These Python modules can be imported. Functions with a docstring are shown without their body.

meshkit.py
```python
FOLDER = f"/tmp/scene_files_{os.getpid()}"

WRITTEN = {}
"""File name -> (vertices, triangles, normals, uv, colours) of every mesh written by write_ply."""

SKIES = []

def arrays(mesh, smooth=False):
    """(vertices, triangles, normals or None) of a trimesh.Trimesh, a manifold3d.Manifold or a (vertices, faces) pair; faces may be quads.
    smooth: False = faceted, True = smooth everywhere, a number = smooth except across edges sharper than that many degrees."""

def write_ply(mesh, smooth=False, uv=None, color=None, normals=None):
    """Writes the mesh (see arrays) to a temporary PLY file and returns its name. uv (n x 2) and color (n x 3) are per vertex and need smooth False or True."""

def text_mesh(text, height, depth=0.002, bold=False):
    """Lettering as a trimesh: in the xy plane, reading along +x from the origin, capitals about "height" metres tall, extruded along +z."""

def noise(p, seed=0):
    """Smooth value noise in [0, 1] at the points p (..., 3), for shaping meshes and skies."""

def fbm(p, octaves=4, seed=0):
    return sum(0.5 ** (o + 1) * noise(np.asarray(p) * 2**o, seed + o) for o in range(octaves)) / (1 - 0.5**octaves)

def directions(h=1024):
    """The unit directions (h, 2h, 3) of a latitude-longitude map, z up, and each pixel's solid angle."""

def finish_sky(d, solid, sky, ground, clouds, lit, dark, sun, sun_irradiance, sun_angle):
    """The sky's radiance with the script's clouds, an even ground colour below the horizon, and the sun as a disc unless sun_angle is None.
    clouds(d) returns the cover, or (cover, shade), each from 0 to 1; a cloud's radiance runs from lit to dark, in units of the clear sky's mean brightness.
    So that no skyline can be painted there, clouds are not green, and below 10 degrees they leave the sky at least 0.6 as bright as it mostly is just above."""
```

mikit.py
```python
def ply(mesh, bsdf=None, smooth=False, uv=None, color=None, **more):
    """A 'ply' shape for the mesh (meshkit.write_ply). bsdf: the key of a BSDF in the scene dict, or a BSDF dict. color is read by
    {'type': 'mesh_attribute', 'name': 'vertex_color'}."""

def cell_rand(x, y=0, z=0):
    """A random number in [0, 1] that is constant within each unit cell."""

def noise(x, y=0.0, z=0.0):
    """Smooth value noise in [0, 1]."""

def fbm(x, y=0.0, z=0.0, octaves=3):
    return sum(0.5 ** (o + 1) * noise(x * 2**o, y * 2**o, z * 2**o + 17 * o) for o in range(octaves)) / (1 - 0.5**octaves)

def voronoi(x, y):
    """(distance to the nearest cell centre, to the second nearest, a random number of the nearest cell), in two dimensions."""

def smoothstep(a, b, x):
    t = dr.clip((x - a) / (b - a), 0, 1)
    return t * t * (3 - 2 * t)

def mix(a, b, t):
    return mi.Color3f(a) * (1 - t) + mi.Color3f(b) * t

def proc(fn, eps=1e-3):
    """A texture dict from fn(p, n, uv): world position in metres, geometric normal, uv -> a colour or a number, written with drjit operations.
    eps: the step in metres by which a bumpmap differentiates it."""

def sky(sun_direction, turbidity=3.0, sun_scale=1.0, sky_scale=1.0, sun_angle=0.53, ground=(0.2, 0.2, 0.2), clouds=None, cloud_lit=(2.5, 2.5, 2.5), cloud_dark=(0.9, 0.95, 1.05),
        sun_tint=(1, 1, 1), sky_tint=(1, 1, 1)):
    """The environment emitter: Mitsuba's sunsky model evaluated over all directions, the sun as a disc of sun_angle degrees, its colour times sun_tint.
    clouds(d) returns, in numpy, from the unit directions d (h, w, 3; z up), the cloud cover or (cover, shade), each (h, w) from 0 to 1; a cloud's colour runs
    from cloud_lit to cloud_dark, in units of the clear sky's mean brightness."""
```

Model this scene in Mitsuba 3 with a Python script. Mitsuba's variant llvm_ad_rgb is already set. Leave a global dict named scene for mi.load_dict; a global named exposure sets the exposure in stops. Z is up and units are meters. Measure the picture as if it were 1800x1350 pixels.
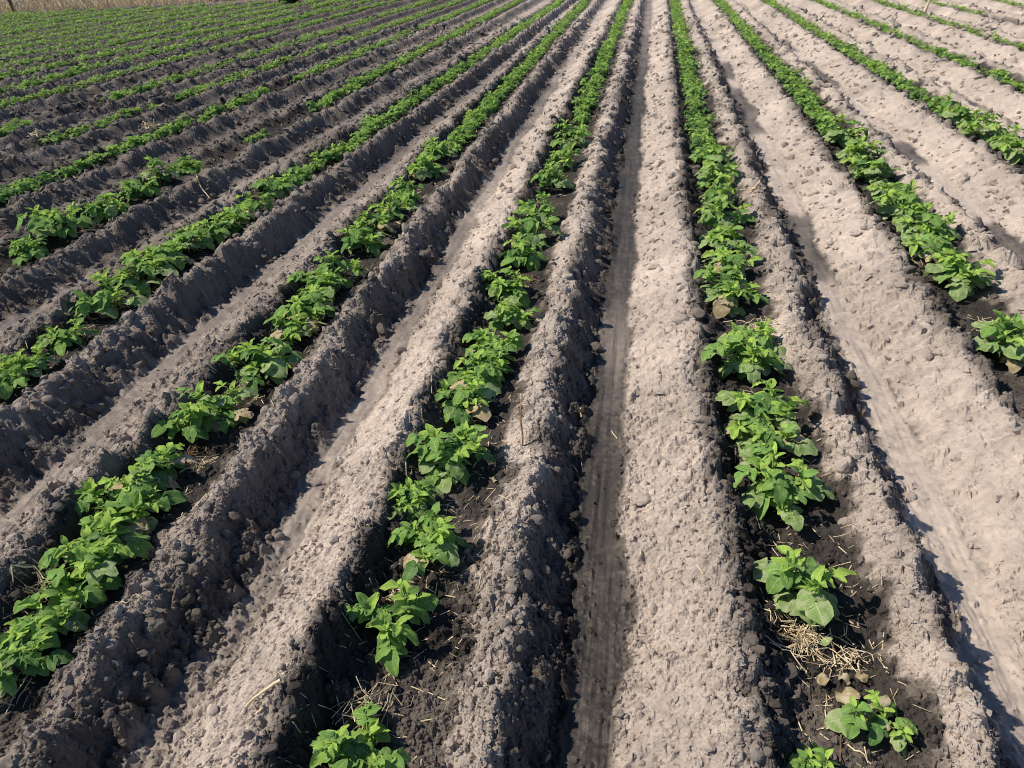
import math, random
import numpy as np, trimesh, mitsuba as mi, drjit as dr, mikit, meshkit

T = mi.ScalarTransform4f
scene, labels = {}, {}
rnd = random.Random(7)

# ------------------------------------------------------------------ camera, sky, exposure
# world: x across the rows (right), y along the rows (away), z up, metres. Camera 1.5 m above the level of the plants.
H = 1.5
PITCH, ROLL, YAW, FPX = 0.52547, -0.05380, 0.18938, 1352.0
def rz(v):
    c, s = math.cos(YAW), math.sin(YAW)
    return np.array([c * v[0] - s * v[1], s * v[0] + c * v[1], v[2]])
FWD = rz(np.array([0, math.cos(PITCH), -math.sin(PITCH)]))
RGT = rz(np.array([1.0, 0, 0]))
UPV = np.cross(RGT, FWD)
CUP = -math.sin(ROLL) * RGT + math.cos(ROLL) * UPV
EYE = np.array([0, 0, H])
scene['camera'] = {'type': 'perspective', 'fov': 2 * math.degrees(math.atan(900 / FPX)), 'fov_axis': 'x',
                   'to_world': T().look_at(origin=EYE.tolist(), target=(EYE + FWD).tolist(), up=CUP.tolist()),
                   'near_clip': 0.05, 'far_clip': 3000.0}
SUN_EL, SUN_AZ = math.radians(49), math.radians(-5)          # from the left, square to the rows
scene['sky'] = mikit.sky([-math.cos(SUN_EL) * math.cos(SUN_AZ), math.cos(SUN_EL) * math.sin(SUN_AZ), math.sin(SUN_EL)], turbidity=2.2, sky_scale=0.75, sun_tint=(0.95, 1.0, 1.08))
exposure = 1.85

# ------------------------------------------------------------------ helpers
def ground_at(px, py, z=0.0):
    """The place (x, y) at height z that was measured at a point of the photograph (1800 x 1350)."""
    x, y = (px - 900) / FPX, (675 - py) / FPX
    c, s = math.cos(ROLL), math.sin(ROLL)
    d = FWD + (c * x - s * y) * RGT + (s * x + c * y) * UPV
    t = (z - H) / d[2]
    return EYE[0] + d[0] * t, EYE[1] + d[1] * t

def to_px(x, y, z):
    d = np.stack(np.broadcast_arrays(x, y, z), -1) - EYE
    f, r, u = d @ FWD, d @ RGT, d @ UPV
    f = np.maximum(f, 1e-3)
    a, b = r / f, u / f
    c, s = math.cos(ROLL), math.sin(ROLL)
    return 900 + FPX * (c * a + s * b), 675 - FPX * (-s * a + c * b), f

def hsh(ix, iy, seed):
    h = ix.astype(np.uint32) * np.uint32(374761393) + iy.astype(np.uint32) * np.uint32(668265263) + np.uint32((seed * 1442695041) & 0xFFFFFFFF)
    h = (h ^ (h >> np.uint32(13))) * np.uint32(1274126177)
    h = (h ^ (h >> np.uint32(15))) * np.uint32(2246822519)
    return h ^ (h >> np.uint32(16))

def vn(x, y, seed=0):
    fx, fy = np.floor(x), np.floor(y)
    tx, ty = (x - fx).astype(np.float32), (y - fy).astype(np.float32)
    tx = tx * tx * (3 - 2 * tx); ty = ty * ty * (3 - 2 * ty)
    ix, iy = fx.astype(np.int64), fy.astype(np.int64)
    g = lambda a, b: hsh(ix + a, iy + b, seed).astype(np.float32) * np.float32(1 / 4294967295)
    return (g(0, 0) * (1 - tx) + g(1, 0) * tx) * (1 - ty) + (g(0, 1) * (1 - tx) + g(1, 1) * tx) * ty

def fb(x, y, seed=0, o=3):
    """Value noise around 0, about -1 to 1."""
    return sum(0.5 ** (k + 1) * (2 * vn(x * 2 ** k + 13.7 * k, y * 2 ** k - 7.1 * k, seed + 31 * k) - 1) for k in range(o)) / (1 - 0.5 ** o)

def domes(x, y, c, seed, prob, rmin=0.25, rmax=0.6, flat=0.75, warp=0.35):
    """Heights of clods of soil: a lump in a share prob (an array) of the cells of size c."""
    X = x / c + warp * fb(x / c * 1.7, y / c * 1.7, seed + 5, 2)
    Y = y / c + warp * fb(x / c * 1.7 + 40, y / c * 1.7, seed + 6, 2)
    ix, iy = np.floor(X).astype(np.int64), np.floor(Y).astype(np.int64)
    fx, fy = (X - ix).astype(np.float32), (Y - iy).astype(np.float32)
    out = np.zeros(np.shape(x), np.float32)
    for a in (-1, 0, 1):
        for b in (-1, 0, 1):
            h = hsh(ix + a, iy + b, seed)
            r1, r2, r3, r4 = [((h >> np.uint32(8 * k)) & np.uint32(255)).astype(np.float32) / 255 for k in range(4)]
            rad = rmin + (rmax - rmin) * r3 * r3
            e = rad * rad - (a + r1 - fx) ** 2 - (b + r2 - fy) ** 2
            z = np.where((r4 < prob) & (e > 0), np.sqrt(np.maximum(e, 0)) * (flat * (0.6 + 0.8 * r1)), 0)
            out = np.maximum(out, z)
    return out * c

def blocks(x, y, c, seed, prob, warp=0.3):
    """Angular clods: tilted facets of size c with creases between them."""
    X = x / c + warp * fb(x / c * 1.3, y / c * 1.3, seed + 5, 2)
    Y = y / c + warp * fb(x / c * 1.3 + 40, y / c * 1.3, seed + 6, 2)
    ix, iy = np.floor(X).astype(np.int64), np.floor(Y).astype(np.int64)
    fx, fy = (X - ix).astype(np.float32), (Y - iy).astype(np.float32)
    f1, f2 = np.full(np.shape(x), 9, np.float32), np.full(np.shape(x), 9, np.float32)
    z = np.zeros(np.shape(x), np.float32)
    for a in (-1, 0, 1):
        for b in (-1, 0, 1):
            h = hsh(ix + a, iy + b, seed)
            r1, r2, r3, r4 = [((h >> np.uint32(8 * k)) & np.uint32(255)).astype(np.float32) / 255 for k in range(4)]
            dx, dy = fx - a - r1, fy - b - r2
            d = np.sqrt(dx * dx + dy * dy)
            hh = np.where(r4 < prob, 0.16 + 0.42 * r3 * r3 + (r1 - .5) * 1.1 * dx + (r2 - .5) * 1.1 * dy - 0.35 * d * d, 0)
            near = d < f1
            f2 = np.where(near, f1, np.minimum(f2, d))
            z = np.where(near, hh, z)
            f1 = np.where(near, d, f1)
    return c * np.maximum(z, -0.1) * np.clip((f2 - f1) / 0.22, 0, 1) ** 0.6

# ------------------------------------------------------------------ the rows
A0, DX = -0.595, 1.0386
ROW_Y = np.array([1, 2.5, 5, 9, 14, 22.0])
ROW_OFF = {-7: [-0.109, -0.124, -0.136, -0.14, -0.125, -0.105], -6: [-0.037, 0.009, 0.056, 0.104, 0.155, 0.181],
           -5: [-0.328, -0.241, -0.145, -0.027, 0.116, 0.2], -4: [-0.143, -0.114, -0.081, -0.038, -0.008, 0.03],
           -3: [-0.056, -0.031, -0.004, 0.003, 0.0, -0.001], -2: [0.037, 0.017, -0.003, 0.04, 0.116, 0.197],
           -1: [0.081, 0.045, -0.022, -0.077, -0.119, -0.158], 0: [0.004, -0.04, -0.071, -0.083, -0.085, -0.083],
           1: [0.025, -0.016, -0.008, 0.006, 0.016, 0.023], 2: [-0.105, -0.042, 0.024, 0.042, 0.028, 0.008],
           3: [0.087, 0.089, 0.087, 0.079, 0.055, 0.023], 4: [0.136, 0.122, 0.106, 0.079, 0.033, -0.022],
           5: [0.099, 0.103, 0.103, 0.096, 0.073, 0.037], 6: [0.056, 0.022, -0.014, -0.053, -0.097, -0.146]}
IMIN, IMAX = -30, 16
OFF = np.zeros((IMAX - IMIN + 1, 6))
for k_, v_ in ROW_OFF.items():
    OFF[k_ - IMIN] = v_

def row_off(i, Y):
    """Sideways wander of row i (integer array) at Y."""
    i = np.clip(np.asarray(i), IMIN, IMAX) - IMIN
    y = np.clip(Y, 1, 21.99)
    j = np.clip(np.searchsorted(ROW_Y, y, side='right') - 1, 0, 4)
    t = (y - ROW_Y[j]) / (ROW_Y[j + 1] - ROW_Y[j])
    t = t * t * (3 - 2 * t) * 0.5 + t * 0.5
    return OFF[i, j] * (1 - t) + OFF[i, j + 1] * t

def row_x(i, Y):
    return A0 + DX * i + row_off(i, Y)

def row_coord(X, Y):
    """Row coordinate: whole numbers on the rows of plants."""
    u = (X - A0) / DX
    for _ in range(2):
        f = np.floor(u)
        t = u - f
        o = row_off(f.astype(int), Y) * (1 - t) + row_off(f.astype(int) + 1, Y) * t
        u = (X - A0 - o) / DX
    return u

END_Y = 27.4
def ss(a, b, x):
    t = np.clip((x - a) / (b - a), 0, 1)
    return t * t * (3 - 2 * t)

def table(pts):
    xs, ys = np.array(pts, float).T
    return lambda s: np.interp(s, xs, ys)

from scipy.interpolate import PchipInterpolator
def wrapped(pts):
    p = [(s - 1, z) for s, z in pts[-4:]] + list(pts) + [(s + 1, z) for s, z in pts[:4]]
    return p
PROFILE = [(-0.09, -0.072), (0.0, -0.082), (0.10, -0.076), (0.145, -0.058), (0.20, -0.022), (0.26, 0.004), (0.29, -0.004), (0.335, -0.07), (0.385, -0.122), (0.43, -0.137),
           (0.50, -0.137), (0.55, -0.124), (0.64, -0.078), (0.74, -0.025), (0.80, 0.004), (0.83, 0.006), (0.865, -0.03)]
prof = PchipInterpolator(*np.array(wrapped(PROFILE)).T)
CLOD = table(wrapped([(-0.09, .85), (-0.04, .35), (0.1, .25), (0.15, .45), (0.2, .7), (0.26, .85), (0.30, 1.0), (0.38, 1.0), (0.43, .45), (0.46, .1), (0.53, .1), (0.56, .42), (0.60, .28), (0.64, .22),
                      (0.72, .30), (0.77, .6), (0.80, .95), (0.83, 1.0), (0.87, 1.0)]))
MOIST_SHADE = table(wrapped([(-0.15, .8), (-0.1, .92), (0, 1.0), (0.10, .95), (0.14, .82), (0.185, .14), (0.25, .04), (0.285, .30), (0.33, .56), (0.39, .60), (0.425, .45), (0.45, .25), (0.51, .25), (0.535, .42), (0.55, .06), (0.65, .0),  # real damp, plus shade painted into the banks and left trench wall
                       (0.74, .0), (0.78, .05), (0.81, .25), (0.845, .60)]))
BIG = []                                     # big hand-placed lumps of the field surface: x, y, radius, height

def field(X, Y, step=0.003):
    """Height, dampness (with painted bank shade) and crumbliness of the field at the points X, Y; step = mesh spacing there (finer lumps are left out)."""
    X, Y = np.asarray(X, float), np.asarray(Y, float)
    step = np.broadcast_to(step, X.shape)
    u = row_coord(X, Y)
    i = np.floor(u + 0.17).astype(int)                       # the row whose trench and right-hand ridge this is
    u = u + 0.042 * fb(X * 1.9, Y * 1.9, 1, 3) * ss(0.10, 0.25, np.abs(u - np.round(u))) + 0.012 * fb(X * 11, Y * 11, 2, 2)
    s = u - i
    s = s + np.interp(s, [.24, .31, .40, .45], [0, 1, 1, 0]) * (0.035 * fb(X * 2.5, Y * 6, 4, 3)) + np.interp(s, [.76, .81, .87, .95], [0, 1, 1, 0]) * 0.03 * fb(X * 3, Y * 6, 5, 3)
    near_wide = np.where(i == 1, ss(3.2, 1.9, Y), np.where(i == 0, 0.8 * ss(1.7, 1.25, Y), 0.0))
    s = s - 0.045 * near_wide * np.interp(s, [.06, .15, .26, .40], [0, 1, .7, 0])
    left = ss(-1.6, -4.0, X)                           # the left of the field was worked wetter and rougher
    near_left = ss(1.9, 1.2, Y) * ss(-0.60, -0.75, X) * ss(-1.9, -1.3, X)
    z = prof(s) * (1 - 0.24 * left) - 0.012 * left
    face = np.interp(s, [0.2, 0.27, 0.40, 0.46], [0, 1, 1, 0])
    crest2 = np.interp(s, [0.72, 0.81, 0.84, 0.9], [0, 1, 1, 0]) + np.interp(s, [-0.28, -0.19, -0.16, -0.1], [0, 1, 1, 0])
    crest1 = np.interp(s, [0.17, 0.26, 0.30, 0.36], [0, 1, 1, 0])
    K = CLOD(s)
    patch = vn(X * 1.9 + 9, Y * 1.9, 3)
    K = np.clip(K * (0.65 + 0.8 * patch) + 0.45 * near_left * np.interp(s, [.25, .35, .55, .68], [0, 1, 1, 0]) + (0.45 * left + 0.25 * ss(-1.1, -1.6, X)) * np.interp(s, [-.12, -.08, .1, .15, .42, .45, .53, .56], [1, .3, .3, 1, 1, .25, .25, 1]), 0, 1.1)
    K = K * np.where((i == 0) & (s > .42) & (s < .53), 0.1, 1.0)
    K = np.clip(K + 0.16 * ss(0.7, 2.0, X) * np.interp(s, [.52, .6, .78, .85], [0, 1, 1, 0]), 0, 1.1)
    # height of the ridges varies along the row
    z = z + crest1 * (0.026 * fb(X * 3.1, Y * 3.1, 11, 2) + 0.026 * fb(X * 9, Y * 9, 12, 3))
    z = z + crest2 * (0.022 * fb(X * 2.7, Y * 2.7, 13, 2) + 0.024 * fb(X * 9, Y * 9, 14, 3))
    z = z + face * 0.018 * fb(X * 6, Y * 6, 15, 2)
    z = z + 0.010 * fb(X * 0.8, Y * 0.8, 16, 2) + (0.003 + 0.010 * K) * fb(X * 14, Y * 14, 17, 3)
    floor_ = np.interp(s, [0.39, 0.44, 0.52, 0.56], [0, 1, 1, 0]); trench_ = np.interp(s, [-.12, -.06, .1, .16], [0, 1, 1, 0])
    # crumbly relief: rounded lumps with creases between, in octaves down to the mesh
    for c, amp, seed in ((0.16, 0.020, 101), (0.085, 0.017, 102), (0.046, 0.0135, 103), (0.026, 0.0085, 104), (0.015, 0.0050, 105), (0.009, 0.0026, 106)):
        m = step < c * 0.5
        if m.any():
            kk = np.clip(K[m] * 1.0 + (0.06 if c > .04 else 0.06 if c > .02 else 0.16 + 0.36 * (1 - floor_[m]) * (1 - trench_[m]) * ss(.3, .7, patch[m])), 0, 1.25) * np.clip((c * 0.5 - step[m]) / (c * 0.2), 0, 1)
            a_ = 0.6 * fb(X[m] / c * 0.35, Y[m] / c * 0.35, seed + 40, 1)
            z[m] += amp * kk * (1.9 * np.abs(2 * vn(X[m] / c + a_, Y[m] / c - a_, seed) - 1) - 0.75)
    slope = np.interp(s, [0.52, 0.58, 0.76, 0.82], [0, 1, 1, 0])
    z = z + slope * 0.007 * fb(X * 5, Y * 3, 18, 3)
    floor = np.interp(s, [0.39, 0.44, 0.52, 0.56], [0, 1, 1, 0])
    # smooth mud in the furrow bottom, with drag marks along it
    z = z + floor * (0.006 * fb(X * 38, Y * 1.6, 19, 2) + 0.002 * fb(X * 90, Y * 3, 20, 2)) * (1 - 0.7 * left)
    # clods of all sizes
    big = ss(0.55, 0.9, vn(X * 3 + 3, Y * 3, 21))
    for c, seed, kp, cut in ((0.115, 31, 0.55, 0.55), (0.062, 32, 0.75, 0.30), (0.034, 33, 0.9, 0.12), (0.019, 34, 1.0, 0.0), (0.011, 35, 1.0, -0.15)):
        on = step < c * 0.45
        p = np.clip((K - cut) * kp * (0.5 + big), 0, 0.9)
        m = on & (p > 0.01)
        if m.any():
            fade = np.clip((c * 0.45 - step[m]) / (c * 0.15), 0, 1)
            z[m] += blocks(X[m], Y[m], c, seed, p[m]) * fade * (1.05 if c < .03 else 0.85 if c < .05 else 0.68 if c < .1 else 0.5)
    # crumbs lying at the foot of the slopes
    foot = np.interp(s, [0.37, 0.41, 0.44, 0.47], [0, 1, .7, 0]) + np.interp(s, [0.51, 0.54, 0.58, 0.63], [0, 1, .8, 0])
    for c, seed in ((0.030, 41), (0.016, 42)):
        m = (step < c * 0.45) & (foot > 0.05)
        if m.any():
            z[m] += domes(X[m], Y[m], c, seed, 0.55 * foot[m] * patch[m]) * 0.9
    # flat flakes of crust on the sunny slope, a few millimetres thick
    m = (step < 0.02) & (slope > 0.05)
    if m.any():
        z[m] += slope[m] * np.minimum(domes(X[m], Y[m] * 0.8, 0.10, 51, 0.45 * np.ones(m.sum()), 0.3, 0.6, 0.6, 0.6), 0.006)
        z[m] += slope[m] * np.minimum(domes(X[m], Y[m], 0.045, 52, 0.35 * np.ones(m.sum()), 0.3, 0.6, 0.6, 0.5), 0.004)
    m = (step < 0.02) & (slope + crest1 > 0.05)
    if m.any():
        z[m] -= domes(X[m], Y[m], 0.055, 53, 0.05 * np.clip(slope[m] + crest1[m], 0, 1), 0.10, 0.34, 0.55, 0.6)
        z[m] -= domes(X[m], Y[m], 0.024, 54, 0.06 * np.clip(slope[m] + crest1[m], 0, 1), 0.15, 0.42, 0.6, 0.6)
    for bx, by, br, bh in BIG:
        d2 = (X - bx) ** 2 + (Y - by) ** 2
        m = d2 < br * br * 2.2
        if m.any():
            q = d2[m] / br ** 2 * (1 + 0.5 * fb(X[m] / br * 1.3, Y[m] / br * 1.3, 61, 2))
            z[m] += bh * np.sqrt(np.clip(1 - q, 0, 1))
    # dampness, with the shade of banks and trench walls painted in
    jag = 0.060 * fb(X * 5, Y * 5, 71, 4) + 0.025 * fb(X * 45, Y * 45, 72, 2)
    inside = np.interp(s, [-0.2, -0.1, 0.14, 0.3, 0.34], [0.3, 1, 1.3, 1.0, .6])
    mo = MOIST_SHADE(s + jag * inside)
    wetspot = ss(0.50, 0.66, vn(X * 1.3 + 2, Y * 0.9, 73))
    fl = np.interp(s, [0.38, 0.42, 0.53, 0.56], [0, 1, 1, 0])
    mo = mo + fl * np.where(i == 0, 0.52 - 0.40 * ss(2.2, 2.6, Y) * ss(4.2, 3.2, Y) * vn(X * 6, Y * 1.5, 76), np.where(i >= 1, -0.25 + 0.6 * wetspot, 0.12 * wetspot))
    mo = np.maximum(mo, 0)
    mo = mo - 0.30 * ss(0.60, 0.80, vn(X * 5, Y * 3.5, 77)) * np.interp(s, [-.14, -.08, .12, .2], [0, 1, 1, 0])
    mo = mo + 0.10 * fb(X * 3, Y * 3, 74, 3) * (0.4 + mo)
    mo = np.maximum(mo, 0.41 * left) + 0.27 * ss(-0.9, -1.8, X) * (1 - left) * np.clip(1 - mo * 2, 0, 1) + 0.06 * near_left
    mo = mo * (1 - 0.55 * ss(9, 18, Y) * ss(-7, -2, X))      # the far end has dried out
    crumb = np.clip(K * 0.75 + 0.25 * fb(X * 8, Y * 8, 75, 2), 0, 1)
    # the field ends in rough ground
    e = ss(END_Y, END_Y + 1.0, Y + 0.5 * fb(X * 0.4, 0 * X, 81, 2))
    z = z * (1 - e) + e * (0.02 + 0.05 * fb(X * 0.5, Y * 0.5, 82, 3))
    # and the land behind the trees of the wall lies level
    f = ss(60, 90, np.hypot(X, Y))
    field.K = K * (1 - e)
    field.s = s
    field.mud = floor * (1 - e) * (1 - 0.6 * left)
    field.floor = np.maximum(floor, np.interp(s, [-.12, -.08, .1, .15], [0, 1, 1, 0]))
    return z * (1 - f), np.clip(mo * (1 - e) + 0.25 * e, 0, 1), np.where(e > 0.3, 0.5, crumb)

for px_, py_, r_, h_ in ((1122, 945, .055, .012), (1165, 1180, .05, .008), (1060, 1245, .05, .01)):
    BIG.append((*ground_at(px_, py_, -0.08), r_, h_))

# ------------------------------------------------------------------ the ground: one sheet, fine near the camera, out to the horizon
fine = np.arange(-0.98, 0.9801, 0.0025)
side = np.linspace(0.99, math.pi, 70)
phi = np.concatenate([-side[::-1][:-1], fine, side]) - 0.0
r, rr = 0.30, [0.30]
while r < 2500:
    pix = 1.5e-3 * (r * r + H * H) / H
    d = min(pix, 0.0070 * r) if r < 34 else 0.15 * r
    if r < 0.75: d = 0.012
    r += d
    rr.append(r)
rr = np.array(rr)
PH, RR = np.meshgrid(phi + YAW, rr, indexing='xy')       # azimuth counted to the left from the rows
GX, GY = -RR * np.sin(PH), RR * np.cos(PH)
dr_ = np.gradient(rr)[:, None] * np.ones_like(PH)
stepm = np.maximum(np.where((np.abs(PH - YAW) < 0.985), 0.0025 * RR, 0.05 * RR), 0.6 * dr_)
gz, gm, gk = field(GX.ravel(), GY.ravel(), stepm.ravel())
mud_at = field.mud
nr, nc = GX.shape
idx = np.arange(nr * nc).reshape(nr, nc)
a, b, c, d = idx[:-1, :-1].ravel(), idx[:-1, 1:].ravel(), idx[1:, 1:].ravel(), idx[1:, :-1].ravel()
faces = np.concatenate([np.stack([a, b, c], 1), np.stack([a, c, d], 1)])
verts = np.stack([GX.ravel(), GY.ravel(), gz], 1)
# the hole under the camera is closed with a fan
verts = np.vstack([verts, [[0, 0, float(field(np.array([0.0]), np.array([0.0]), 0.05)[0][0])]]])
faces = np.vstack([faces, np.stack([idx[0, 1:], idx[0, :-1], np.full(nc - 1, nr * nc)], 1)])
nrm = np.cross(verts[faces[0, 1]] - verts[faces[0, 0]], verts[faces[0, 2]] - verts[faces[0, 0]])
if nrm[2] < 0:
    faces = faces[:, ::-1]
uv = np.vstack([np.stack([gm, gk], 1), [[0.4, 0.4]]])

DRY, CRUMB, DAMP, WET = [np.array(c_) for c_ in ((0.405, 0.356, 0.322), (0.320, 0.284, 0.260), (0.158, 0.138, 0.125), (0.041, 0.037, 0.035))]
def soil_colour(m, k, x, y):
    """Colour of the soil by dampness m (painted bank shade included) and crumbliness k."""
    x, y = np.asarray(x, float), np.asarray(y, float)
    g2 = vn(x * 75, y * 75, 201) - 0.5
    lerp = lambda a, b, t: a + (b - a) * t[:, None]
    dry = lerp(DRY, CRUMB, ss(0.25, 0.9, k + 0.25 * g2))
    dampc = lerp(DAMP, np.array([0.135, 0.120, 0.110]), k)
    col = lerp(dry, dampc, ss(0.08, 0.46, m + 0.20 * g2))
    col = lerp(col, WET, ss(0.48, 0.86, m + 0.22 * g2))
    return col * (0.98 + 0.30 * fb(x * 1.7, y * 2.3, 202, 3) + 0.14 * fb(x * 21, y * 21, 203, 2) + 0.30 * g2 + 0.16 * (vn(x * 260, y * 260, 204) - .5))[:, None]
def soil_bump(p, n, uv):
    a = dr.abs(2 * mikit.noise(p.x * 62, p.y * 62, p.z * 62) - 1)
    return 0.0036 * a + 0.0042 * mikit.noise(p.x * 130, p.y * 130, p.z * 130) + 0.0026 * mikit.noise(p.x * 290, p.y * 290, p.z * 290)
def mud_bump(p, n, uv):
    return 0.0022 * mikit.noise(p.x * 95, p.y * 6, 0.0) + 0.0009 * mikit.noise(p.x * 210, p.y * 14, 0.0) + 0.0008 * mikit.noise(p.x * 120, p.y * 120, 3.0)
tone = {'type': 'mesh_attribute', 'name': 'vertex_color'}
scene['soil'] = {'type': 'twosided', 'bsdf': {'type': 'bumpmap', 'arbitrary': mikit.proc(soil_bump), 'scale': 1.0, 'bsdf': {'type': 'principled', 'base_color': tone, 'roughness': 0.92, 'specular': 0.22}}}
scene['furrow_mud'] = {'type': 'twosided', 'bsdf': {'type': 'bumpmap', 'arbitrary': mikit.proc(mud_bump), 'scale': 1.0, 'bsdf': {'type': 'principled', 'base_color': tone, 'roughness': 0.6, 'specular': 0.35}}}
scene['soil_lumps'] = {'type': 'twosided', 'bsdf': {'type': 'principled', 'base_color': tone, 'roughness': 0.92, 'specular': 0.22}}
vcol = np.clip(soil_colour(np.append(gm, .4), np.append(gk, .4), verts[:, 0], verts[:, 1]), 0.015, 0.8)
muddy = np.append(mud_at, 0)[faces].mean(1) > 0.5
def patch(sel):
    f_ = faces[sel]
    ids, inv = np.unique(f_, return_inverse=True)
    return (verts[ids], inv.reshape(f_.shape)), verts[ids][:, :2], vcol[ids]
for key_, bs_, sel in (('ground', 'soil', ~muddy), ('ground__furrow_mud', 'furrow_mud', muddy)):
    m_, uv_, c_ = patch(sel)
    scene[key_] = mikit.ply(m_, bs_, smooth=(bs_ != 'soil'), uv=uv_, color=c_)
labels['ground'] = {'label': 'ploughed field of dry pale ridges, dark damp planting trenches and furrows', 'kind': 'structure'}
labels['ground__furrow_mud'] = {'label': 'smooth dried mud along the furrow bottoms'}
print('ground', len(verts), len(faces))

# ------------------------------------------------------------------ potato leaves
def leaf_mesh(seed, width=0.72, fold=0.25, droop=0.35, na=7, nb=5, ruffle=0.12):
    """A leaflet of length 1 along +y, blade up +z; u runs across it, v along it."""
    g = np.random.default_rng(seed)
    t = 0.5 - 0.5 * np.cos(np.linspace(0, np.pi, na)) * 0.92 - 0.04 * (1 - 2 * np.linspace(0, 1, na))
    t = (t - t[0]) / (t[-1] - t[0])
    w = 0.5 * width * np.sin(np.pi * np.clip(t, 0, 1) ** 0.86) ** 0.52
    w[0], w[-1] = 0.02, 0.015
    w = w * (1 + 0.05 * g.standard_normal(na))
    q = np.linspace(-1, 1, nb)
    ph = g.uniform(0, 6, 2)
    V, U = [], []
    twist = g.uniform(-0.25, 0.25)
    for j in range(na):
        for k in range(nb):
            x = q[k] * w[j]
            y = t[j] - 0.06 * abs(q[k]) * np.sin(np.pi * t[j])
            z = fold * abs(x) - 0.55 * fold * abs(x) ** 2 / 0.3 * (0.6 + 0.4 * g.uniform()) - droop * t[j] ** 2 * 0.6
            z += ruffle * w[j] * 2 * np.sin(9 * t[j] + ph[int(q[k] > 0)]) * abs(q[k]) + twist * x * t[j]
            if 0 < abs(q[k]) < 1:
                z += 0.032 * np.cos(24 * t[j] + ph[0])
            z += 0.030 * g.standard_normal() * (0 < j < na - 1)
            V.append((x, y, z)); U.append((0.5 + 0.5 * q[k], t[j]))
    F = []
    for j in range(na - 1):
        for k in range(nb - 1):
            p0 = j * nb + k
            F += [(p0, p0 + 1, p0 + nb + 1), (p0, p0 + nb + 1, p0 + nb)]
    return np.array(V), np.array(F), np.array(U)

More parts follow.
